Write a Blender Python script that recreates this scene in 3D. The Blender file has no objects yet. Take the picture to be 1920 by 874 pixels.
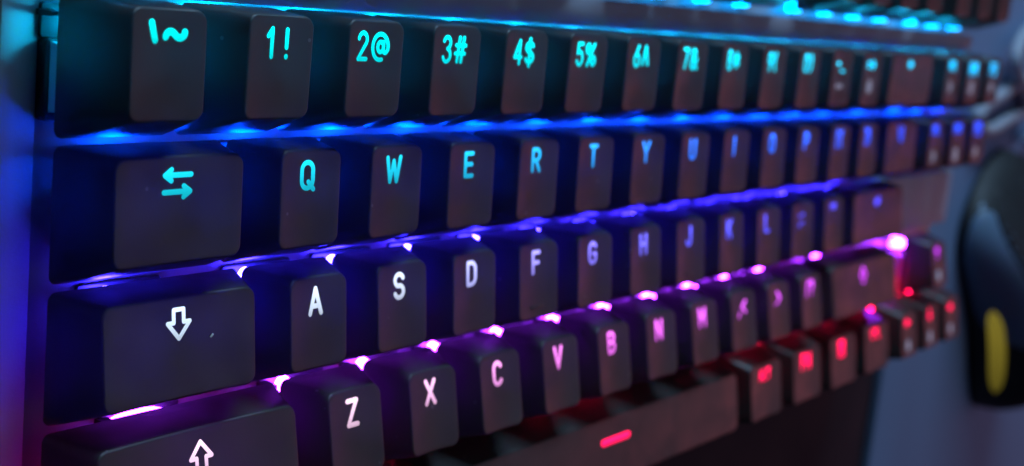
import bpy, bmesh, math, random
from mathutils import Vector, Matrix, noise
random.seed(7)
S = 0.001          # the scene is built in metres; all lengths below are written in millimetres
U = 19.05          # key pitch
PI = math.pi
scene = bpy.context.scene
C = scene.collection

# ------------------------------------------------------------------ camera
cd = bpy.data.cameras.new('camera'); cam = bpy.data.objects.new('camera', cd); C.objects.link(cam)
R = ((0.6043426457, 0.0946168451, 0.7910863538), (0.0825249047, 0.9801485179, -0.1802734669), (-0.7924390240, 0.1742312699, 0.5845373024))
M3 = Matrix(R).transposed()
cam.matrix_world = Matrix.Translation(Vector((-103.5548, 4.9547, 146.5942)) * S) @ M3.to_4x4()
cd.sensor_fit = 'HORIZONTAL'; cd.sensor_width = 36
cd.lens = 2563.91 / 1920 * 36
cd.shift_x = (960 - 923.15) / 1920; cd.shift_y = 0.87 / 1920
cd.clip_start = 0.005; cd.clip_end = 20
cd.dof.use_dof = True; cd.dof.focus_distance = 0.192; cd.dof.aperture_fstop = 20
scene.camera = cam

# ------------------------------------------------------------------ world and lamps
w = bpy.data.worlds.new('World'); scene.world = w; w.use_nodes = True
w.node_tree.nodes['Background'].inputs[0].default_value = (0.35, 0.5, 1, 1)
w.node_tree.nodes['Background'].inputs[1].default_value = 0.004
def area(name, loc, target, size, size_y, power, color):
    l = bpy.data.lights.new(name, 'AREA'); l.shape = 'RECTANGLE'; l.size = size; l.size_y = size_y
    l.energy = power; l.color = color
    o = bpy.data.objects.new(name, l); C.objects.link(o)
    o.location = loc; o.rotation_euler = (Vector(target) - Vector(loc)).to_track_quat('-Z', 'Y').to_euler()
    return o
area('room_lamp_cool', (0.62, -0.10, 0.80), (0.2, -0.05, 0), 0.8, 0.7, 1.2, (0.55, 0.56, 0.82))
area('room_lamp_warm', (1.10, -0.25, 0.36), (0.2, -0.05, 0), 0.55, 0.34, 0.72, (1.0, 0.27, 0.36))
area('monitor_light', (0.26, 0.62, 0.16), (0.3, -0.05, 0.0), 0.6, 0.12, 5.5, (0.42, 0.70, 1.0))
scene.view_settings.view_transform = 'Standard'; scene.view_settings.look = 'None'
scene.view_settings.exposure = 0; scene.view_settings.gamma = 1
scene.cycles.use_denoising = True
scene.cycles.max_bounces = 8
scene.cycles.sample_clamp_indirect = 4
scene.cycles.caustics_reflective = True

# ------------------------------------------------------------------ materials
def mat(name, base, rough=0.5, metal=0.0, spec=0.5, grain=None, grain_scale=4000, bump=0.0, var=0.0, var_scale=60):
    m = bpy.data.materials.new(name); m.use_nodes = True
    nt = m.node_tree; b = nt.nodes['Principled BSDF']
    b.inputs['Base Color'].default_value = (*base, 1); b.inputs['Roughness'].default_value = rough
    b.inputs['Metallic'].default_value = metal; b.inputs['Specular IOR Level'].default_value = spec
    tc = nt.nodes.new('ShaderNodeTexCoord')
    if var:
        n = nt.nodes.new('ShaderNodeTexNoise'); n.inputs['Scale'].default_value = var_scale; n.inputs['Detail'].default_value = 6
        nt.links.new(tc.outputs['Object'], n.inputs['Vector'])
        r = nt.nodes.new('ShaderNodeMapRange'); r.inputs['From Min'].default_value = .3; r.inputs['From Max'].default_value = .7
        r.inputs['To Min'].default_value = max(0.05, rough - var); r.inputs['To Max'].default_value = min(1, rough + var)
        nt.links.new(n.outputs['Fac'], r.inputs['Value']); nt.links.new(r.outputs[0], b.inputs['Roughness'])
    if bump:
        n = nt.nodes.new('ShaderNodeTexNoise'); n.inputs['Scale'].default_value = grain_scale; n.inputs['Detail'].default_value = 3
        nt.links.new(tc.outputs['Object'], n.inputs['Vector'])
        bp = nt.nodes.new('ShaderNodeBump'); bp.inputs['Strength'].default_value = bump; bp.inputs['Distance'].default_value = 0.00005
        nt.links.new(n.outputs['Fac'], bp.inputs['Height']); nt.links.new(bp.outputs[0], b.inputs['Normal'])
    return m
def srgb(c): return tuple((v / 255 / 12.92) if v / 255 <= .04045 else ((v / 255 + .055) / 1.055) ** 2.4 for v in c)

M_cap = mat('keycap_black_plastic', (0.025, 0.021, 0.021), 0.44, spec=0.5, bump=0.6, grain_scale=3000, var=0.11, var_scale=170)
def let_through(m, f):
    nt = m.node_tree; b = nt.nodes['Principled BSDF']
    tr = nt.nodes.new('ShaderNodeBsdfTranslucent'); tr.inputs[0].default_value = (0.9, 0.9, 0.95, 1)
    mx = nt.nodes.new('ShaderNodeMixShader'); mx.inputs[0].default_value = f
    nt.links.new(b.outputs[0], mx.inputs[1]); nt.links.new(tr.outputs[0], mx.inputs[2])
    nt.links.new(mx.outputs[0], nt.nodes['Material Output'].inputs[0])
def flecks(m, base, pale, scale, cut):
    nt = m.node_tree; b = nt.nodes['Principled BSDF']; tc = nt.nodes.new('ShaderNodeTexCoord')
    v = nt.nodes.new('ShaderNodeTexVoronoi'); v.inputs['Scale'].default_value = scale
    nt.links.new(tc.outputs['Object'], v.inputs['Vector'])
    sp = nt.nodes.new('ShaderNodeSeparateColor'); nt.links.new(v.outputs['Color'], sp.inputs[0])
    near = nt.nodes.new('ShaderNodeMath'); near.operation = 'LESS_THAN'; near.inputs[1].default_value = .16
    nt.links.new(v.outputs['Distance'], near.inputs[0])
    some = nt.nodes.new('ShaderNodeMath'); some.operation = 'GREATER_THAN'; some.inputs[1].default_value = cut
    nt.links.new(sp.outputs[0], some.inputs[0])
    mu = nt.nodes.new('ShaderNodeMath'); mu.operation = 'MULTIPLY'; nt.links.new(near.outputs[0], mu.inputs[0]); nt.links.new(some.outputs[0], mu.inputs[1])
    mx = nt.nodes.new('ShaderNodeMix'); mx.data_type = 'RGBA'
    mx.inputs['A'].default_value = (*base, 1); mx.inputs['B'].default_value = (*pale, 1)
    nt.links.new(mu.outputs[0], mx.inputs['Factor']); nt.links.new(mx.outputs['Result'], b.inputs['Base Color'])
flecks(M_cap, (0.025, 0.021, 0.021), (0.16, 0.16, 0.17), 560, .965)
let_through(M_cap, 0.11)
M_plate = mat('dark_anodised_metal', (0.31, 0.31, 0.32), 0.42, metal=0.15, bump=0.35, grain_scale=2500, var=0.08, var_scale=120)
M_side = mat('brightened_plate_metal', (0.38, 0.38, 0.40), 0.55, metal=0.0, spec=0.2, bump=0.5, grain_scale=2200, var=0.08, var_scale=120)  # plate metal made paler so the left edge looks more strongly lit
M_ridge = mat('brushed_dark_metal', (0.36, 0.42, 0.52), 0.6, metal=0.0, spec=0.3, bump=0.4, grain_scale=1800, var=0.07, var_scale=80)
M_case = mat('case_black_plastic', (0.02, 0.02, 0.022), 0.5, bump=0.2)
M_housing = mat('switch_housing_black', (0.03, 0.03, 0.035), 0.3)
M_stem = mat('switch_stem', (0.03, 0.12, 0.22), 0.35)
M_desk = mat('dark_wood_desk', (0.042, 0.032, 0.042), 0.9, spec=0.2, var=0.1, var_scale=30)
M_pad = mat('blue_grey_cloth', (0.19, 0.28, 0.45), 0.95, spec=0.2, bump=0.5, grain_scale=1500)
M_mouse = mat('mouse_black_plastic', (0.009, 0.009, 0.011), 0.6, var=0.05)
M_mouse_side = mat('mouse_side_blue_sheen', (0.10, 0.16, 0.24), 0.5)  # blue light reflected on the flank is put into the base colour
M_cable = mat('grey_braided_cable', (0.3, 0.32, 0.38), 0.8, bump=0.5, grain_scale=900)
M_print = mat('pale_print', (0.8, 0.8, 0.86), 0.5)
M_lint = mat('pale_fibre', (0.6, 0.6, 0.6), 0.8)

def clear_mat():
    m = bpy.data.materials.new('clear_switch_top'); m.use_nodes = True
    nt = m.node_tree; b = nt.nodes['Principled BSDF']
    b.inputs['Base Color'].default_value = (0.75, 0.78, 0.8, 1); b.inputs['Roughness'].default_value = 0.25
    tr = nt.nodes.new('ShaderNodeBsdfTranslucent'); tr.inputs[0].default_value = (0.8, 0.8, 0.85, 1)
    mx = nt.nodes.new('ShaderNodeMixShader'); mx.inputs[0].default_value = 0.6
    nt.links.new(b.outputs[0], mx.inputs[1]); nt.links.new(tr.outputs[0], mx.inputs[2])
    nt.links.new(mx.outputs[0], nt.nodes['Material Output'].inputs[0])
    return m
M_clear = clear_mat()

def lit_mat(name, strength, fade=False):
    """backlit or glowing plastic; the colour is the object's own colour"""
    m = bpy.data.materials.new(name); m.use_nodes = True
    nt = m.node_tree; nt.nodes.remove(nt.nodes['Principled BSDF'])
    e = nt.nodes.new('ShaderNodeEmission'); oi = nt.nodes.new('ShaderNodeObjectInfo')
    nt.links.new(oi.outputs['Color'], e.inputs['Color'])
    if fade:   # brightest over the diode, a little dimmer away from it
        at = nt.nodes.new('ShaderNodeTexCoord'); sp = nt.nodes.new('ShaderNodeSeparateXYZ')
        nt.links.new(at.outputs['Generated'], sp.inputs[0])
        mr = nt.nodes.new('ShaderNodeMapRange'); mr.inputs['To Min'].default_value = strength * .55; mr.inputs['To Max'].default_value = strength * 1.35
        nt.links.new(sp.outputs['Y'], mr.inputs['Value'])
        nz = nt.nodes.new('ShaderNodeTexNoise'); nz.inputs['Scale'].default_value = 900
        nt.links.new(at.outputs['Object'], nz.inputs['Vector'])
        mu = nt.nodes.new('ShaderNodeMath'); mu.operation = 'MULTIPLY_ADD'; mu.inputs[1].default_value = .3; mu.inputs[2].default_value = .85
        nt.links.new(nz.outputs['Fac'], mu.inputs[0])
        m2 = nt.nodes.new('ShaderNodeMath'); m2.operation = 'MULTIPLY'
        nt.links.new(mr.outputs[0], m2.inputs[0]); nt.links.new(mu.outputs[0], m2.inputs[1])
        nt.links.new(m2.outputs[0], e.inputs['Strength'])
    else: e.inputs['Strength'].default_value = strength
    nt.links.new(e.outputs[0], nt.nodes['Material Output'].inputs[0])
    return m
M_legend = lit_mat('backlit_legend', 1.1, True)
M_led = lit_mat('lit_diode', 1.0)
M_strip = lit_mat('mouse_light', 0.62, True)

# ------------------------------------------------------------------ mesh helpers
def link(name, me, m, parent=None, smooth=True):
    o = bpy.data.objects.new(name, me); C.objects.link(o)
    if m is not None and not me.materials: me.materials.append(m)
    if smooth:
        for p in me.polygons: p.use_smooth = True
    if parent: o.parent = parent
    return o
def mesh(name, verts, faces):
    me = bpy.data.meshes.new(name); me.from_pydata([(x * S, y * S, z * S) for x, y, z in verts], [], faces); me.update(); return me
def tag(o, label=None, cat=None, group=None, kind=None):
    if label: o['label'] = label
    if cat: o['category'] = cat
    if group: o['group'] = group
    if kind: o['kind'] = kind
    return o
def rrect(x0, x1, y0, y1, r, n=5):
    """rounded rectangle outline, anticlockwise"""
    pts = []
    for cx, cy, a in ((x1 - r, y1 - r, 0), (x0 + r, y1 - r, 90), (x0 + r, y0 + r, 180), (x1 - r, y0 + r, 270)):
        for k in range(n + 1):
            t = math.radians(a + 90 * k / n); pts.append((cx + r * math.cos(t), cy + r * math.sin(t)))
    # extra points along the long edges keep the dish smooth
    out = []
    N = len(pts)
    for i in range(N):
        a, b = pts[i], pts[(i + 1) % N]; out.append(a)
        L = math.hypot(b[0] - a[0], b[1] - a[1])
        if (i + 1) % (n + 1) == 0:
            for k in range(1, 10): out.append((a[0] + (b[0] - a[0]) * k / 10, a[1] + (b[1] - a[1]) * k / 10))
    return out
def slab(x0, x1, y0, y1, z0, z1, r=1.0, bev=0.4):
    """bevelled plate"""
    rings = [(0, z0), (0, z1 - bev), (bev * .3, z1 - bev * .3), (bev, z1)]
    V = []; F = []
    for ins, z in rings:
        V += [(x, y, z) for x, y in rrect(x0 + ins, x1 - ins, y0 + ins, y1 - ins, max(r - ins, .05))]
    n = len(V) // 4
    for k in range(3):
        for i in range(n): F.append((k * n + i, k * n + (i + 1) % n, (k + 1) * n + (i + 1) % n, (k + 1) * n + i))
    F.append(tuple(range(3 * n, 4 * n))); F.append(tuple(reversed(range(n))))
    return V, F
def join(parts):
    V = []; F = []
    for v, f in parts:
        o = len(V); V += v; F += [tuple(i + o for i in q) for q in f]
    return V, F
def sharpen(o, ang=35):
    me = o.data
    bm = bmesh.new(); bm.from_mesh(me)
    for e in bm.edges:
        if len(e.link_faces) == 2 and e.calc_face_angle(0) > math.radians(ang): e.smooth = False
    bm.to_mesh(me); bm.free()
    return o
def tube(path, r, n=12, closed_ends=True):
    V = []; F = []
    P = [Vector(p) for p in path]
    up = Vector((0, 0, 1))
    for i, p in enumerate(P):
        t = (P[min(i + 1, len(P) - 1)] - P[max(i - 1, 0)]).normalized()
        a = t.cross(up)
        if a.length < 1e-3: a = Vector((1, 0, 0))
        a.normalize(); b = a.cross(t)
        rr = r[i] if isinstance(r, list) else r
        V += [tuple(p + a * rr * math.cos(2 * PI * k / n) + b * rr * math.sin(2 * PI * k / n)) for k in range(n)]
    for i in range(len(P) - 1):
        for k in range(n): F.append((i * n + k, i * n + (k + 1) % n, (i + 1) * n + (k + 1) % n, (i + 1) * n + k))
    if closed_ends: F.append(tuple(reversed(range(n)))); F.append(tuple(range(len(V) - n, len(V))))
    return V, F
def spline(pts, k=10):
    P = [Vector(p) for p in pts]; P = [P[0]] + P + [P[-1]]; out = []
    for i in range(1, len(P) - 2):
        for j in range(k):
            t = j / k
            out.append(.5 * ((2 * P[i]) + (-P[i - 1] + P[i + 1]) * t + (2 * P[i - 1] - 5 * P[i] + 4 * P[i + 1] - P[i + 2]) * t * t + (-P[i - 1] + 3 * P[i] - 3 * P[i + 1] + P[i + 2]) * t ** 3))
    out.append(P[-2]); return [tuple(p) for p in out]

# ------------------------------------------------------------------ stroke lettering
def arc(cx, cy, rx, ry, a0, a1, n=14): return [(cx + rx * math.cos(math.radians(a0 + (a1 - a0) * k / n)), cy + ry * math.sin(math.radians(a0 + (a1 - a0) * k / n))) for k in range(n + 1)]
G = {  # glyph: (width, strokes) with height 1
'A': (.62, [[(0, 0), (.31, 1), (.62, 0)], [(.12, .3), (.5, .3)]]),
'B': (.56, [[(0, 0), (0, 1), (.3, 1)] + arc(.3, .76, .24, .24, 90, -90) + [(0, .52)], [(.3, .52)] + arc(.3, .26, .27, .26, 90, -90) + [(0, 0)]]),
'C': (.58, [arc(.3, .72, .29, .28, 25, 180) + arc(.3, .28, .29, .28, 180, 335)]),
'D': (.58, [[(0, 0), (0, 1), (.25, 1)] + arc(.25, .68, .32, .32, 90, 0) + arc(.25, .32, .32, .32, 0, -90) + [(0, 0)]]),
'E': (.5, [[(.5, 1), (0, 1), (0, 0), (.5, 0)], [(0, .52), (.44, .52)]]),
'F': (.5, [[(.5, 1), (0, 1), (0, 0)], [(0, .5), (.44, .5)]]),
'G': (.6, [arc(.3, .72, .3, .28, 25, 180) + arc(.3, .28, .3, .28, 180, 360) + [(.6, .46), (.36, .46)]]),
'H': (.56, [[(0, 0), (0, 1)], [(.56, 0), (.56, 1)], [(0, .52), (.56, .52)]]),
'I': (.1, [[(.05, 0), (.05, 1)]]),
'J': (.46, [[(.46, 1), (.46, .25)] + arc(.23, .25, .23, .25, 0, -170)]),
'K': (.56, [[(0, 0), (0, 1)], [(.54, 1), (.04, .42)], [(.2, .6), (.56, 0)]]),
'L': (.48, [[(0, 1), (0, 0), (.48, 0)]]),
'M': (.7, [[(0, 0), (0, 1), (.35, .35), (.7, 1), (.7, 0)]]),
'N': (.58, [[(0, 0), (0, 1), (.58, 0), (.58, 1)]]),
'O': (.6, [arc(.3, .7, .3, .3, 0, 180) + arc(.3, .3, .3, .3, 180, 360) + [(.6, .7)]]),
'P': (.54, [[(0, 0), (0, 1), (.27, 1)] + arc(.27, .73, .27, .27, 90, -90) + [(0, .46)]]),
'Q': (.62, [arc(.3, .7, .3, .3, 0, 180) + arc(.3, .3, .3, .3, 180, 360) + [(.6, .7)], [(.36, .24), (.64, -.05)]]),
'R': (.56, [[(0, 0), (0, 1), (.28, 1)] + arc(.28, .74, .27, .26, 90, -90) + [(0, .48)], [(.28, .48), (.56, 0)]]),
'S': (.56, [arc(.28, .75, .27, .25, 20, 180) + arc(.28, .75, .27, .25, 180, 265)[1:] + arc(.28, .26, .28, .26, 80, -160)]),
'T': (.58, [[(0, 1), (.58, 1)], [(.29, 1), (.29, 0)]]),
'U': (.56, [[(0, 1), (0, .28)] + arc(.28, .28, .28, .28, 180, 360) + [(.56, 1)]]),
'V': (.6, [[(0, 1), (.3, 0), (.6, 1)]]),
'W': (.82, [[(0, 1), (.2, 0), (.41, .85), (.62, 0), (.82, 1)]]),
'X': (.58, [[(0, 0), (.58, 1)], [(0, 1), (.58, 0)]]),
'Y': (.6, [[(0, 1), (.3, .48), (.6, 1)], [(.3, .48), (.3, 0)]]),
'Z': (.56, [[(0, 1), (.56, 1), (0, 0), (.56, 0)]]),
'0': (.52, [arc(.26, .74, .26, .26, 0, 180) + arc(.26, .26, .26, .26, 180, 360) + [(.52, .74)]]),
'1': (.26, [[(0, .74), (.2, 1), (.2, 0)]]),
'2': (.5, [arc(.25, .74, .25, .26, 170, -25) + [(0, 0), (.5, 0)]]),
'3': (.5, [arc(.24, .76, .24, .24, 160, -80) + arc(.24, .26, .26, .27, 80, -160)]),
'4': (.54, [[(.4, 0), (.4, 1), (0, .28), (.54, .28)]]),
'5': (.5, [[(.46, 1), (.08, 1), (.04, .56)] + arc(.24, .32, .26, .31, 115, -155)]),
'6': (.52, [[(.4, 1), (.06, .45)] + arc(.26, .29, .26, .29, 150, -210)]),
'7': (.5, [[(0, 1), (.5, 1), (.18, 0)]]),
'8': (.5, [arc(.25, .76, .22, .24, 0, 360), arc(.25, .27, .25, .27, 0, 360)]),
'9': (.52, [arc(.26, .7, .26, .29, 0, 360), [(.5, .62), (.14, 0)]]),
'!': (.12, [[(.06, .98), (.06, .34)], [(.06, .03), (.061, .0)]]),
'@': (.9, [arc(.47, .48, .16, .2, 0, 360), [(.63, .68), (.63, .36)] + arc(.73, .36, .1, .1, 180, 340)[1:] + arc(.45, .48, .43, .5, -10, 285, 26)]),
'#': (.62, [[(.14, 0), (.26, 1)], [(.4, 0), (.52, 1)], [(0, .34), (.6, .34)], [(.04, .68), (.64, .68)]]),
'$': (.54, [arc(.27, .72, .25, .2, 20, 265) + arc(.27, .28, .26, .22, 80, -160), [(.27, 1.1), (.27, -.1)]]),
'%': (.7, [arc(.14, .78, .14, .2, 0, 360), arc(.56, .22, .14, .2, 0, 360), [(.6, 1), (.1, 0)]]),
'^': (.46, [[(0, .1), (.23, .98), (.46, .1)]]),
'&': (.64, [[(.62, 0), (.12, .66)] + arc(.27, .8, .17, .19, 200, -40) + [(.06, .36)] + arc(.24, .24, .22, .24, 160, 300) + [(.6, .5)]]),
'*': (.5, [[(.25, .1), (.25, .9)], [(0, .3), (.5, .7)], [(0, .7), (.5, .3)]]),
'(': (.24, [arc(.3, .5, .28, .62, 125, 235)]),
')': (.24, [arc(-.06, .5, .28, .62, 55, -55)]),
'-': (.4, [[(0, .5), (.4, .5)]]),
'_': (.45, [[(0, 0), (.45, 0)]]),
'=': (.44, [[(0, .36), (.44, .36)], [(0, .66), (.44, .66)]]),
'+': (.5, [[(0, .5), (.5, .5)], [(.25, .22), (.25, .78)]]),
'~': (1.02, [arc(.27, .42, .26, .24, 175, 40, 8) + arc(.75, .66, .26, .24, 220, 360, 8)]),
'`': (.26, [[(0, 1), (.06, .8), (.2, .3)]]),
'[': (.24, [[(.24, 1.05), (0, 1.05), (0, -.05), (.24, -.05)]]),
']': (.24, [[(0, 1.05), (.24, 1.05), (.24, -.05), (0, -.05)]]),
'{': (.3, [[(.3, 1.05), (.15, 1), (.15, .62), (.02, .5), (.15, .38), (.15, 0), (.3, -.05)]]),
'}': (.3, [[(0, 1.05), (.15, 1), (.15, .62), (.28, .5), (.15, .38), (.15, 0), (0, -.05)]]),
'\\': (.36, [[(0, 1), (.36, 0)]]), '/': (.36, [[(0, 0), (.36, 1)]]), '|': (.08, [[(.04, 1.05), (.04, -.05)]]),
';': (.14, [[(.07, .6), (.071, .58)], [(.09, .08), (.0, -.14)]]),
':': (.1, [[(.05, .68), (.051, .66)], [(.05, .1), (.051, .08)]]),
"'": (.1, [[(.05, 1), (.05, .7)]]), '"': (.3, [[(.05, 1), (.05, .7)], [(.25, 1), (.25, .7)]]),
',': (.14, [[(.1, .08), (.0, -.16)]]), '.': (.1, [[(.05, .05), (.051, .03)]]),
'<': (.42, [[(.42, .8), (0, .45), (.42, .1)]]), '>': (.42, [[(0, .8), (.42, .45), (0, .1)]]),
'?': (.46, [arc(.22, .75, .22, .24, 170, -50) + [(.22, .45), (.22, .32)], [(.22, .04), (.221, .02)]]),
' ': (.2, []),
# pictograms
'tab': (1.35, [[(1.3, .82), (.1, .82)], [(.38, 1.02), (.08, .82), (.38, .62)], [(.05, .2), (1.25, .2)], [(.97, .4), (1.27, .2), (.97, 0)]]),
'down_arrow': (1.16, [[(.33, 1.12), (.33, .6), (.02, .6), (.58, -.05), (1.14, .6), (.83, .6), (.83, 1.12), (.33, 1.12)]]),
'up_arrow': (1.16, [[(.33, -.12), (.33, .4), (.02, .4), (.58, 1.05), (1.14, .4), (.83, .4), (.83, -.12), (.33, -.12)]]),
'left': (1.0, [[(1, .5), (.05, .5)], [(.35, .8), (.03, .5), (.35, .2)]]),
'right': (1.0, [[(0, .5), (.95, .5)], [(.65, .8), (.97, .5), (.65, .2)]]),
'up': (.6, [[(.3, 0), (.3, .95)], [(.0, .62), (.3, .97), (.6, .62)]]),
'down': (.6, [[(.3, 1), (.3, .05)], [(.0, .38), (.3, .03), (.6, .38)]]),
'enter': (1.0, [[(1, .9), (1, .45), (.05, .45)], [(.33, .75), (.03, .45), (.33, .15)]]),
'bar': (2.7, [[(0, .1), (2.7, .1)]]),
'ring': (.9, [arc(.45, .5, .36, .4, 0, 360), [(.3, .5), (.6, .5)]]),
'sun': (.9, [arc(.45, .5, .22, .22, 0, 360)] + [[(.45 + .38 * math.cos(a), .5 + .38 * math.sin(a)), (.45 + .5 * math.cos(a), .5 + .5 * math.sin(a))] for a in [k * PI / 4 for k in range(8)]]),
'dash': (1.1, [[(0, .5), (1.1, .5)]]),
'play': (.8, [[(.1, 0), (.8, .5), (.1, 1), (.1, 0)]]),
'stop': (.8, [[(0, 0), (.8, 0), (.8, .9), (0, .9), (0, 0)], [(.4, .2), (.4, .7)]]),
'menu': (.9, [[(0, 0), (.9, 0), (.9, 1), (0, 1), (0, 0)], [(.25, .65), (.65, .65)], [(.25, .35), (.65, .35)]]),
'win': (1.0, [[(0, 0), (.42, 0), (.42, .42), (0, .42), (0, 0)], [(.56, 0), (1, 0), (1, .42), (.56, .42), (.56, 0)], [(0, .56), (.42, .56), (.42, 1), (0, 1), (0, .56)], [(.56, .56), (1, .56), (1, 1), (.56, 1), (.56, .56)]]),
}
def glyph_strokes(tokens, h, gap):
    out = []; x = 0
    for t in tokens:
        wd, st = G[t]
        for s in st: out.append([(x + a * h, b * h) for a, b in s])
        x += wd * h + gap
    return out, x - gap
def lettering(tokens, cx, ytop, h, sw, fz, gap=None, dz=0.035, widths=None):
    """rounded strokes laid on the surface fz(x, y)"""
    st, wd = glyph_strokes(tokens, h, gap if gap is not None else h * .26 + sw * .4)
    V = []; F = []; lay = 0
    def add(p): V.append((p[0], p[1], fz(p[0], p[1]) + dz + lay * .0015)); return len(V) - 1
    for s in st:
        s = [(cx - wd / 2 + a, ytop - h + b) for a, b in s]
        # resample
        pts = [s[0]]
        for a, b in zip(s, s[1:]):
            L = math.hypot(b[0] - a[0], b[1] - a[1]); n = max(1, int(L / .6))
            pts += [(a[0] + (b[0] - a[0]) * k / n, a[1] + (b[1] - a[1]) * k / n) for k in range(1, n + 1)]
        r = sw / 2; prev = None; N = len(pts)
        for i, p in enumerate(pts):
            a = pts[max(i - 1, 0)]; b = pts[min(i + 1, N - 1)]
            t = Vector((b[0] - a[0], b[1] - a[1])); t = t.normalized() if t.length > 1e-6 else Vector((1, 0))
            t1 = Vector((p[0] - a[0], p[1] - a[1])); t2 = Vector((b[0] - p[0], b[1] - p[1]))
            sharp = t1.length > 1e-6 and t2.length > 1e-6 and t1.angle(t2) > .6
            if sharp:
                if prev:
                    q1 = t1.normalized(); l = add((p[0] - q1.y * r, p[1] + q1.x * r)); rr = add((p[0] + q1.y * r, p[1] - q1.x * r)); F.append((prev[0], prev[1], rr, l))
                lay += 1
                disc = [add((p[0] + r * math.cos(k * PI / 7), p[1] + r * math.sin(k * PI / 7))) for k in range(14)]; F.append(tuple(disc))
                lay += 1
                q2 = t2.normalized(); prev = (add((p[0] - q2.y * r, p[1] + q2.x * r)), add((p[0] + q2.y * r, p[1] - q2.x * r)))
            else:
                l = add((p[0] - t.y * r, p[1] + t.x * r)); rr = add((p[0] + t.y * r, p[1] - t.x * r))
                if prev: F.append((prev[0], prev[1], rr, l))
                prev = (l, rr)
        for p in (pts[0], pts[-1]):
            lay += 1
            disc = [add((p[0] + r * math.cos(k * PI / 7), p[1] + r * math.sin(k * PI / 7))) for k in range(14)]; F.append(tuple(disc))
        lay += 1
    return V, F

# ------------------------------------------------------------------ desk and pad (the surfaces everything stands on)
V, F = slab(-400, 1500, -700, 900, -50, -30, 5, 2)
desk = sharpen(link('desk', mesh('desk', V, F), M_desk)); tag(desk, kind='structure')
V, F = slab(385, 900, -560, 320, -30, -27, 9, 1.2)
pad = sharpen(link('mouse_pad', mesh('mouse_pad', V, F), M_pad))
tag(pad, 'blue grey cloth mouse pad lying on the desk right of the keyboard', 'mouse pad')

# ------------------------------------------------------------------ keyboard
kb = bpy.data.objects.new('keyboard', None); C.objects.link(kb); kb.location = (0.17, -0.035, -0.030)
tag(kb, 'black mechanical keyboard with colourful backlit keys', 'keyboard')
bpy.context.view_layer.update()
INV = kb.matrix_world.inverted()
def child(o, parent):
    o.parent = parent; o.matrix_parent_inverse = INV if parent is kb else parent.matrix_world.inverted()
    return o
def part(name, VF, m, parent=kb, sharp=35, smooth=True):
    o = link(name, mesh(name, *VF), m, None, smooth)
    if sharp: sharpen(o, sharp)
    o.parent = parent
    # keep world coordinates: every part is modelled in world millimetres
    o.matrix_parent_inverse = INV if parent is kb else Matrix.Identity(4)
    return o
PX0, PX1, PY0, PY1 = -3.0, 350.5, -99.6, 29.5
PZ = -6.6
part('case', slab(PX0 + .4, PX1 - .4, PY0 + .4, PY1 - .4, -30, -8.4, 3, 1.5), M_case)
part('plate', slab(PX0, PX1, PY0, PY1, -8.3, PZ, 2.5, .5), M_plate)
def extrude_x(prof, x0, x1):
    n = len(prof); V = [(x0, y, z) for y, z in prof] + [(x1, y, z) for y, z in prof]
    return V, [(i, (i + 1) % n, n + (i + 1) % n, n + i) for i in range(n)] + [tuple(reversed(range(n))), tuple(range(n, 2 * n))]
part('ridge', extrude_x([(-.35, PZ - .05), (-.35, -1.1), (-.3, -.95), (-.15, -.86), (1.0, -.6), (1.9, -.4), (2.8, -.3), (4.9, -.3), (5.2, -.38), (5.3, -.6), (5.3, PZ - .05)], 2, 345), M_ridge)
def extrude_y(prof, y0, y1):
    n = len(prof); V = [(x, y0, z) for x, z in prof] + [(x, y1, z) for x, z in prof]
    return V, [(i, (i + 1) % n, n + (i + 1) % n, n + i) for i in range(n)] + [tuple(reversed(range(n))), tuple(range(n, 2 * n))]
part('side_frame', extrude_y([(2.2, PZ + .02), (.6, -6.42), (-1.4, -6.05), (-3.6, -5.45), (-3.85, -5.45), (-4.0, -5.6), (-4.0, -29), (-3.05, -29), (-3.05, PZ + .02)], PY0, PY1), M_side)  # slope toward the keys added to catch more diode light
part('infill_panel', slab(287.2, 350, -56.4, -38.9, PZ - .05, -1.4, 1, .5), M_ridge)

ROWS = [  # yr, yf, zr, zf of the top face of each row
    (8.57, -5.785, 10.67, 10.76), (8.499, -5.923, 8.485, 9.10), (8.14, -6.03, 7.29, 8.94), (7.904, -6.01, 7.728, 10.44), (7.01, -6.777, 8.444, 10.716), (8.57, -5.785, 10.67, 10.76)]
def row_y(r): return 16.3 if r == 5 else -(r + .5) * U
class Top:
    def __init__(s, x0, wu, r):
        s.r = r; s.x0 = x0 * U + .5; s.x1 = (x0 + wu) * U - .5; s.yc = row_y(r)
        yr, yf, zr, zf = ROWS[r]
        j = random.uniform; s.yc += j(-.07, .07); dx = j(-.09, .09); s.x0 += dx; s.x1 += dx
        s.yr, s.yf, s.zr, s.zf = s.yc + yr, s.yc + yf, zr + j(-.12, .12), zf + j(-.12, .12)
        s.roll = j(-.10, .10)
        s.tx0, s.tx1 = s.x0 + 2.9, s.x1 - 2.9; s.cx = (s.tx0 + s.tx1) / 2; s.hx = (s.tx1 - s.tx0) / 2
        s.dish = -.35 if wu > 5 else .55
    def plane(s, y): return s.zf + (s.zr - s.zf) * (y - s.yf) / (s.yr - s.yf)
    def z(s, x, y):
        if s.dish < 0:
            t = (y - (s.yr + s.yf) / 2) / ((s.yr - s.yf) / 2); return s.plane(y) - .3 + .3 * (1 - min(1, t * t))
        t = (x - s.cx) / s.hx
        return s.plane(y) + s.roll * t - s.dish * (1 - min(1, t * t))
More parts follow.
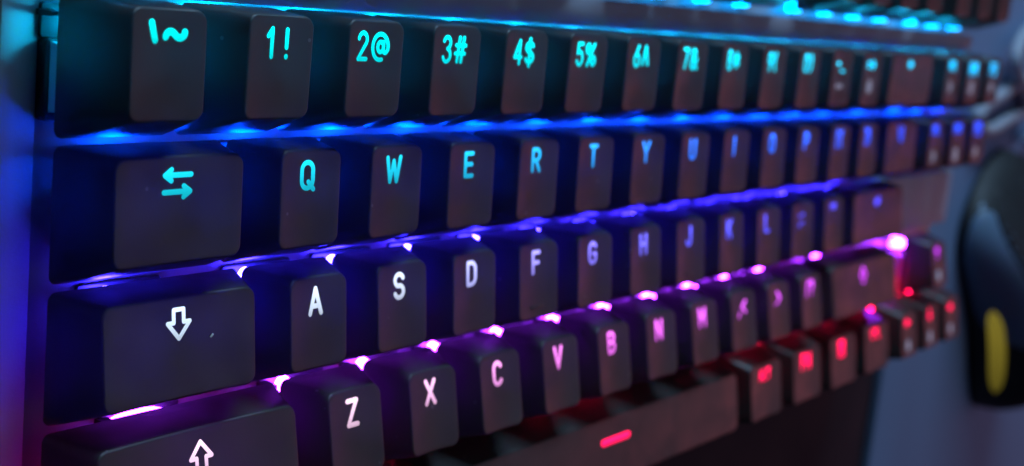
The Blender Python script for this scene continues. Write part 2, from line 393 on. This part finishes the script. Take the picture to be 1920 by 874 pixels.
def keycap_mesh(T):
    V = []; rings = []
    def ring(x0, x1, y0, y1, r, zf):
        pts = rrect(x0, x1, y0, y1, r); rings.append(len(V)); V.extend([(x, y, zf(x, y)) for x, y in pts]); return len(pts)
    by0, by1 = T.yc - 9.02, T.yc + 9.02
    th = 1.3
    # inside of the hollow cap
    ztop = min(T.zr, T.zf) - 2.2
    def L(a, b, t): return a + (b - a) * t
    n = ring(T.tx0 + th, T.tx1 - th, T.yf + th, T.yr - th, .8, lambda x, y: ztop)
    ring(T.x0 + th, T.x1 - th, by0 + th, by1 - th, .8, lambda x, y: .02)
    ring(T.x0 + th - .1, T.x1 - th + .1, by0 + th - .1, by1 - th + .1, .8, lambda x, y: 0)
    ring(T.x0 + .12, T.x1 - .12, by0 + .12, by1 - .12, 1.1, lambda x, y: 0)
    ring(T.x0, T.x1, by0, by1, 1.2, lambda x, y: .15)
    f = .45
    for t in (.3, .6, .85):
        ring(L(T.x0, T.tx0, t), L(T.x1, T.tx1, t), L(by0, T.yf, t), L(by1, T.yr, t), L(1.2, 1.7, t), lambda x, y, t=t: L(.15, T.z(x, y) - f, t * .995))
    for a in (0, 25, 50, 70, 90):
        a = math.radians(a); ins = f * (1 - math.cos(a)); dz = f * (1 - math.sin(a))
        ring(T.tx0 + ins, T.tx1 - ins, T.yf + ins, T.yr - ins, 1.7 - ins, lambda x, y, dz=dz: T.z(x, y) - dz)
    x0, x1, y0, y1 = T.tx0 + f, T.tx1 - f, T.yf + f, T.yr - f
    cy = (y0 + y1) / 2
    for s_ in (.88, .68, .45, .22):
        pts = rrect(x0, x1, y0, y1, 1.25); rings.append(len(V))
        V.extend([(T.cx + (x - T.cx) * s_, cy + (y - cy) * s_, T.z(T.cx + (x - T.cx) * s_, cy + (y - cy) * s_)) for x, y in pts])
    F = []
    for a, b in zip(rings, rings[1:]):
        for i in range(n): F.append((a + i, a + (i + 1) % n, b + (i + 1) % n, b + i))
    V.append((T.cx, cy, T.z(T.cx, cy))); c = len(V) - 1
    for i in range(n): F.append((rings[-1] + i, rings[-1] + (i + 1) % n, c))
    F.append(tuple(reversed(range(n))))
    return V, F

def ramp(stops, x):
    if x <= stops[0][0]: return stops[0][1]
    for (a, ca), (b, cb) in zip(stops, stops[1:]):
        if x <= b: t = (x - a) / (b - a); return tuple(p + (q - p) * t for p, q in zip(ca, cb))
    return stops[-1][1]
LEG = {
0: [(0, (3, 232, 232)), (100, (3, 222, 235)), (200, (3, 200, 238)), (340, (3, 172, 242))],
1: [(0, (20, 205, 225)), (60, (30, 200, 235)), (100, (40, 170, 245)), (150, (50, 120, 255)), (260, (35, 80, 255))],
2: [(0, (205, 230, 255)), (60, (215, 228, 255)), (85, (175, 175, 255)), (110, (140, 125, 250)), (160, (90, 90, 250)), (280, (80, 70, 245))],
3: [(0, (255, 215, 252)), (60, (255, 210, 245)), (90, (248, 160, 240)), (120, (235, 110, 235)), (200, (205, 80, 230)), (320, (190, 50, 235))],
4: [(0, (255, 30, 90)), (350, (255, 10, 80))],
5: [(0, (10, 230, 220)), (350, (10, 200, 230))]}
LED = {0: (.0, .46, .85), 1: (.0, .05, 1.0), 2: (.028, .016, 1.0), 3: (.32, .025, 1.0), 4: (1.0, .004, .07), 5: (.0, .28, .8)}
LEDL = {0: 150, 1: 190, 2: 185, 3: 105, 4: 60, 5: 11}
HOME = {'F', 'J'}
# (unit x, unit width, legend tokens, word for the label, secondary print)
N = lambda s: list(s)
KEYS = {
5: [(0, 1, N('ESC'), 'ESC', None)] + [(2 + i, 1, N('F%d' % (i + 1)), 'F%d' % (i + 1), None) for i in range(4)] + [(6.5 + i, 1, N('F%d' % (i + 5)), 'F%d' % (i + 5), None) for i in range(4)]
   + [(11 + i, 1, N('F%d' % (i + 9)), 'F%d' % (i + 9), None) for i in range(4)] + [(15.25, 1, N('PRT'), 'PRT', None), (16.25, 1, N('SCR'), 'SCR', None), (17.25, 1, N('PAU'), 'PAU', None)],
0: [(0, 1, ['`', '~'], 'backtick and tilde', None)] + [(1 + i, 1, N(a), a[0] + ' and ' + a[1], None) for i, a in enumerate(['1!', '2@', '3#', '4$', '5%', '6^', '7&', '8*', '9(', '0)'])]
   + [(11, 1, N('-_'), 'minus', 'dash'), (12, 1, N('=+'), 'equals', 'sun'), (13, 2, ['left'], 'backspace arrow', None),
      (15.25, 1, N('INS'), 'INS', 'play'), (16.25, 1, N('HM'), 'HM', 'stop'), (17.25, 1, N('PU'), 'PU', 'ring')],
1: [(0, 1.5, ['tab'], 'tab arrows', None)] + [(1.5 + i, 1, [c], c, None) for i, c in enumerate('QWERTYUIOP')] + [(11.5, 1, N('[{'), 'opening bracket', None), (12.5, 1, N(']}'), 'closing bracket', None), (13.5, 1.5, N('\\|'), 'backslash', None),
      (15.25, 1, N('DEL'), 'DEL', 'play'), (16.25, 1, N('END'), 'END', 'stop'), (17.25, 1, N('PD'), 'PD', 'ring')],
2: [(0, 1.75, ['down_arrow'], 'hollow down arrow', None)] + [(1.75 + i, 1, [c], c, None) for i, c in enumerate('ASDFGHJKL')] + [(10.75, 1, N(';:'), 'semicolon', None), (11.75, 1, N("'\""), 'quote mark', None), (12.75, 2.25, ['enter'], 'enter arrow', None)],
3: [(0, 2.25, ['up_arrow'], 'hollow up arrow', None)] + [(2.25 + i, 1, [c], c, None) for i, c in enumerate('ZXCVBNM')] + [(9.25, 1, N(',<'), 'comma', None), (10.25, 1, N('.>'), 'full stop', None), (11.25, 1, N('/?'), 'slash', None), (12.25, 2.75, ['up_arrow'], 'hollow up arrow on the right', None), (16.25, 1, ['up'], 'up arrow', 'ring')],
4: [(0, 1.25, N('CTL'), 'CTL', None), (1.25, 1.25, ['win'], 'window sign', None), (2.5, 1.25, N('ALT'), 'ALT', None), (3.75, 6.25, ['bar'], 'bar, the long space key', None),
    (10, 1.25, N('ALT'), 'ALT right of the space key', None), (11.25, 1.25, N('FN'), 'FN', None), (12.5, 1.25, ['menu'], 'menu sign', None), (13.75, 1.25, N('CTL'), 'CTL on the right', None),
    (15.25, 1, ['left'], 'left arrow', 'ring'), (16.25, 1, ['down'], 'down arrow', 'ring'), (17.25, 1, ['right'], 'right arrow', 'ring')]}

# one switch mesh and one diode mesh, shared
def switch_vf():
    return join([slab(-7.2, 7.2, -7.6, 3.1, PZ - .03, PZ + 1.6, .8, .25), slab(-7.2, 7.2, 3.15, 7.7, PZ - .03, PZ + .5, .5, .15)])
def frustum(x, y, z0, z1, x2, y2):
    V = [(-x, -y, z0), (x, -y, z0), (x, y, z0), (-x, y, z0), (-x2, -y2, z1), (x2, -y2, z1), (x2, y2, z1), (-x2, y2, z1)]
    return V, [(3, 2, 1, 0), (4, 5, 6, 7), (0, 1, 5, 4), (1, 2, 6, 5), (2, 3, 7, 6), (3, 0, 4, 7)]
def shift(VF, dx, dy, dz=0): return [(x + dx, y + dy, z + dz) for x, y, z in VF[0]], VF[1]
me_low = mesh('switch_base', *join([switch_vf(), shift(frustum(1.0, .4, PZ + .02, PZ + 3, .8, .3), -6.6, 6.4)]))
me_top = mesh('clear_top', *join([shift(frustum(6.4, 4.6, PZ + 1.62, -1.0, 5.2, 3.6), 0, -1.8)]))
me_stem = mesh('stem', *join([frustum(2.6, 2.0, -1.02, 2.0, 2.4, 1.9), shift(frustum(.7, 2.0, 2.02, 6.0, .7, 2.0), 0, 0), shift(frustum(2.0, .62, 2.04, 6.0, 2.0, .62), 0, 0)]))
def dome(r, z0, z1, n=14):
    V = [];F = []
    prof = [(r * 1.12, z0), (r * 1.12, z0 + .35), (r, z0 + .36), (r, z1)] + [(r * math.cos(a), z1 + r * math.sin(a)) for a in (.4, .8, 1.2)]
    for rr, z in prof: V += [(rr * math.cos(2 * PI * k / n), rr * math.sin(2 * PI * k / n), z) for k in range(n)]
    for i in range(len(prof) - 1):
        for k in range(n): F.append((i * n + k, i * n + (k + 1) % n, (i + 1) * n + (k + 1) % n, (i + 1) * n + k))
    F.append(tuple(range(len(V) - n, len(V)))); return V, F
me_led = mesh('diode', *dome(1.4, PZ + .55, PZ + 3.1))
for me, m in ((me_low, M_housing), (me_top, M_clear), (me_stem, M_stem), (me_led, M_led)): me.materials.append(m)
for p in me_led.polygons: p.use_smooth = True

def inst(name, me, x, y, parent):
    o = bpy.data.objects.new(name, me); C.objects.link(o)
    o.location = (x * S, y * S, 0)
    return o
for r, ks in KEYS.items():
    for (ux, uw, toks, word, sec) in ks:
        T = Top(ux, uw, r)
        cap = part('keycap', keycap_mesh(T), M_cap, sharp=None)
        big = ' wide' if 1.4 < uw < 5 else ''
        cap['label'] = ('black%s keycap marked ' % big) + word
        xc = (T.x0 + T.x1) / 2
        lx = xc - .35; h = 3.75; sw = .77; yt = T.yr - 1.9
        col = ramp(LEG[r], xc)
        gap = None
        if len(toks) > 1: h = 3.8; sw = .68; lx = xc + (-.3 if r == 0 else 0)
        if len(toks) > 1 and not toks[0].isdigit(): h = 3.6
        if r == 0 and toks[0] == '`': h = 3.0; sw = .98; gap = 1.5; lx = xc
        if word == '1 and !': gap = 2.3
        if len(toks) == 3: h = 2.3; sw = .55
        if toks == ['tab']: h = 3.6; sw = .74
        if toks[0] in ('up_arrow', 'down_arrow'): h = 3.4; sw = .62; yt = T.yr - 2.2
        if toks == ['bar']: h = 3.6; sw = 1.35; yt = T.yr - 1.6; lx = xc + 1.5
        if toks[0] in ('left', 'right', 'up', 'down', 'enter'): h = 3.0
        if word == 'backspace arrow' or word == 'enter arrow': h = 2.6; sw = .9
        lg = part('legend', lettering(toks, lx, yt, h, sw, T.z, gap), M_legend, cap, sharp=None, smooth=False)
        lg.color = (*[v * (1.15 + 1.3 * min(1, max(0, (xc - 60) / 160)) + (.8 if r == 4 else .3 if r == 0 else 0)) for v in srgb(col)], 1)
        if sec:
            part('printed_symbol', lettering([sec], xc, T.yf + 5.0 + (1.6 if r == 0 else 0), 3.0, 1.0, T.z), M_print, cap, sharp=None, smooth=False)
        if word in HOME:
            part('homing_bar', shift(slab(-2.0, 2.0, -.28, .28, -.3, .25, .25, .15), xc, T.yf + 2.2, T.z(xc, T.yf + 2.2)), M_cap, cap)
        # the switch below
        sws = [xc]
        sw_ = inst('switch', me_low, xc, T.yc, kb); child(sw_, kb)
        for nm, me in (('clear_top', me_top), ('stem', me_stem)):
            o = inst(nm, me, 0, 0, sw_); o.parent = sw_
        d = inst('diode', me_led, -2.6 if r in (2, 3) else 0, (5.65 if r in (2, 3) else 5.25) if r != 5 else -8.2, sw_); d.parent = sw_
        if word == 'hollow up arrow': d.scale = (3.6, 1, 1); d.location.x = -1.0 * S   # diode stretched to imitate the long reflected streak of its light
        L_ = LEDL[r] / (2.2 if word == 'hollow up arrow' else 1); d.color = (LED[r][0] * L_, LED[r][1] * L_, LED[r][2] * L_, 1)

# ------------------------------------------------------------------ mouse
def mouse():
    root = bpy.data.objects.new('computer_mouse', None); C.objects.link(root)
    root.location = (0.494, -0.100, -0.027); root.rotation_euler = (0, 0, math.radians(30))
    tag(root, 'black computer mouse with a glowing yellow strip on the pad', 'mouse')
    Lh = 62; n = 28; m = 26
    def sect(t):      # t -1 (palm) .. 1 (front); half width, height
        wv = (29 + 4 * t - 4.5 * math.cos((t + .1) * 2.6)) * max(0, 1 - abs(t) ** 5) ** .5
        hv = (38 * (1 - .25 * (t + .25) ** 2) - 8 * max(0, t)) * max(0, 1 - abs(t) ** 4) ** .5
        return max(wv, .5), max(hv, .5)
    def surf(t, a):   # a 0 right foot .. pi left foot
        wv, hv = sect(t); c, s = math.cos(a), math.sin(a)
        return (wv * math.copysign(abs(c) ** .75, c), t * Lh, 1.0 + hv * max(s, 0) ** .8)
    V = []; F = []
    for i in range(n + 1):
        t = -1 + 2 * i / n; t = math.sin(t * PI / 2) * .999
        V += [surf(t, PI * k / m) for k in range(m + 1)]
    k1 = m + 1
    for i in range(n):
        for k in range(m): F.append((i * k1 + k, (i + 1) * k1 + k, (i + 1) * k1 + k + 1, i * k1 + k + 1))
        F.append((i * k1, i * k1 + m, (i + 1) * k1 + m, (i + 1) * k1))
    link('body', mesh('body', V, F), M_mouse, root)
    def patch(name, t0, t1, a0, a1, off, mt, nt=16, na=6):
        V = []; F = []
        for lay in (off, -.6):
            for i in range(nt + 1):
                for k in range(na + 1):
                    u = -1 + 2 * i / nt; q = (1 - abs(u) ** 4) ** .5
                    t = t0 + (t1 - t0) * i / nt; a = (a0 + a1) / 2 + (a1 - a0) / 2 * (-1 + 2 * k / na) * max(q, .08)
                    p = Vector(surf(t, a)); nn = (p - Vector((0, t * Lh, 12))).normalized()
                    V.append(tuple(p + nn * lay))
        w_ = na + 1; o = (nt + 1) * w_
        for i in range(nt):
            for k in range(na):
                F.append((i * w_ + k, i * w_ + k + 1, (i + 1) * w_ + k + 1, (i + 1) * w_ + k)); F.append((o + i * w_ + k, o + (i + 1) * w_ + k, o + (i + 1) * w_ + k + 1, o + i * w_ + k + 1))
            F.append((i * w_, (i + 1) * w_, o + (i + 1) * w_, o + i * w_)); F.append((i * w_ + na, o + i * w_ + na, o + (i + 1) * w_ + na, (i + 1) * w_ + na))
        for k in range(na):
            F.append((k, o + k, o + k + 1, k + 1)); b = nt * w_; F.append((b + k, b + k + 1, o + b + k + 1, o + b + k))
        return link(name, mesh(name, V, F), mt, root)
    patch('side_grip', -.2, .92, math.radians(118), math.radians(177), .5, M_mouse_side)
    patch('button', .2, .93, math.radians(92), math.radians(132), .5, M_mouse)
    patch('button', .2, .93, math.radians(48), math.radians(88), .5, M_mouse)
    st = patch('light_strip', -.62, .14, math.radians(161), math.radians(171), .5, M_strip)
    st.color = (0.25, 0.20, 0.025, 1)
    wv = []
    for k in range(25): a = 2 * PI * k / 24; wv.append((0, 34 + 9 * math.cos(a), 27 + 9 * math.sin(a)))
    link('scroll_wheel', mesh('scroll_wheel', *tube(wv, 2.6, 10)), M_mouse_side, root)
    return root
mouse()

# braided cable lying in a loop on the pad in front of the mouse
zc = -24.2
cp = [(560, 34, zc), (520, 20, zc), (484, 8.5, zc), (466, -1, zc + 3), (474, -9, zc + 3), (492, -17, zc + 2), (500, -23, zc), (484, -26, zc), (458, -31, zc), (444, -30, zc), (439, -25.5, zc), (446, -21, zc), (462, -17.5, zc), (484, -12.5, zc), (512, -10, zc), (530, -22, zc), (520, -34, zc), (500, -36, zc + 4)]
cb = link('cable', mesh('cable', *tube(spline(cp, 8), 2.7, 12)), M_cable)
tag(cb, 'grey braided cable looped on the pad beside the keyboard corner', 'cable')

# ------------------------------------------------------------------ dust
def lint(pts, r, label):
    o = link('lint_fibre', mesh('lint_fibre', *tube(spline(pts, 6), r, 6)), M_lint)
    tag(o, label, 'lint', 'lint fibres on the keyboard'); return o
lint([(52.6, .9, -.65), (54.2, 1.7, -.3), (56, 1.9, -.25), (57.2, .9, -.5), (60, .5, -.75)], .06, 'thin curled lint fibre on the ridge above the 2 and 3 keys')
lint([(48.5, 2.0, -.3), (49.3, 2.9, -.18), (50.6, 2.7, -.18), (51, 1.8, -.32)], .05, 'short pale lint curl on the ridge above the 2 key')
tk = Top(0, 1.75, 2); zz = tk.z(21.8, -45.6)
V, F = tube(spline([(21.6, -45.8, zz + .16), (21.8, -45.6, zz + .2), (22.05, -45.35, zz + .16)], 4), .15, 8)
o = link('dust_speck', mesh('dust_speck', V, F), M_lint); tag(o, 'tiny pale speck of dust on the hollow down arrow key', 'dust')
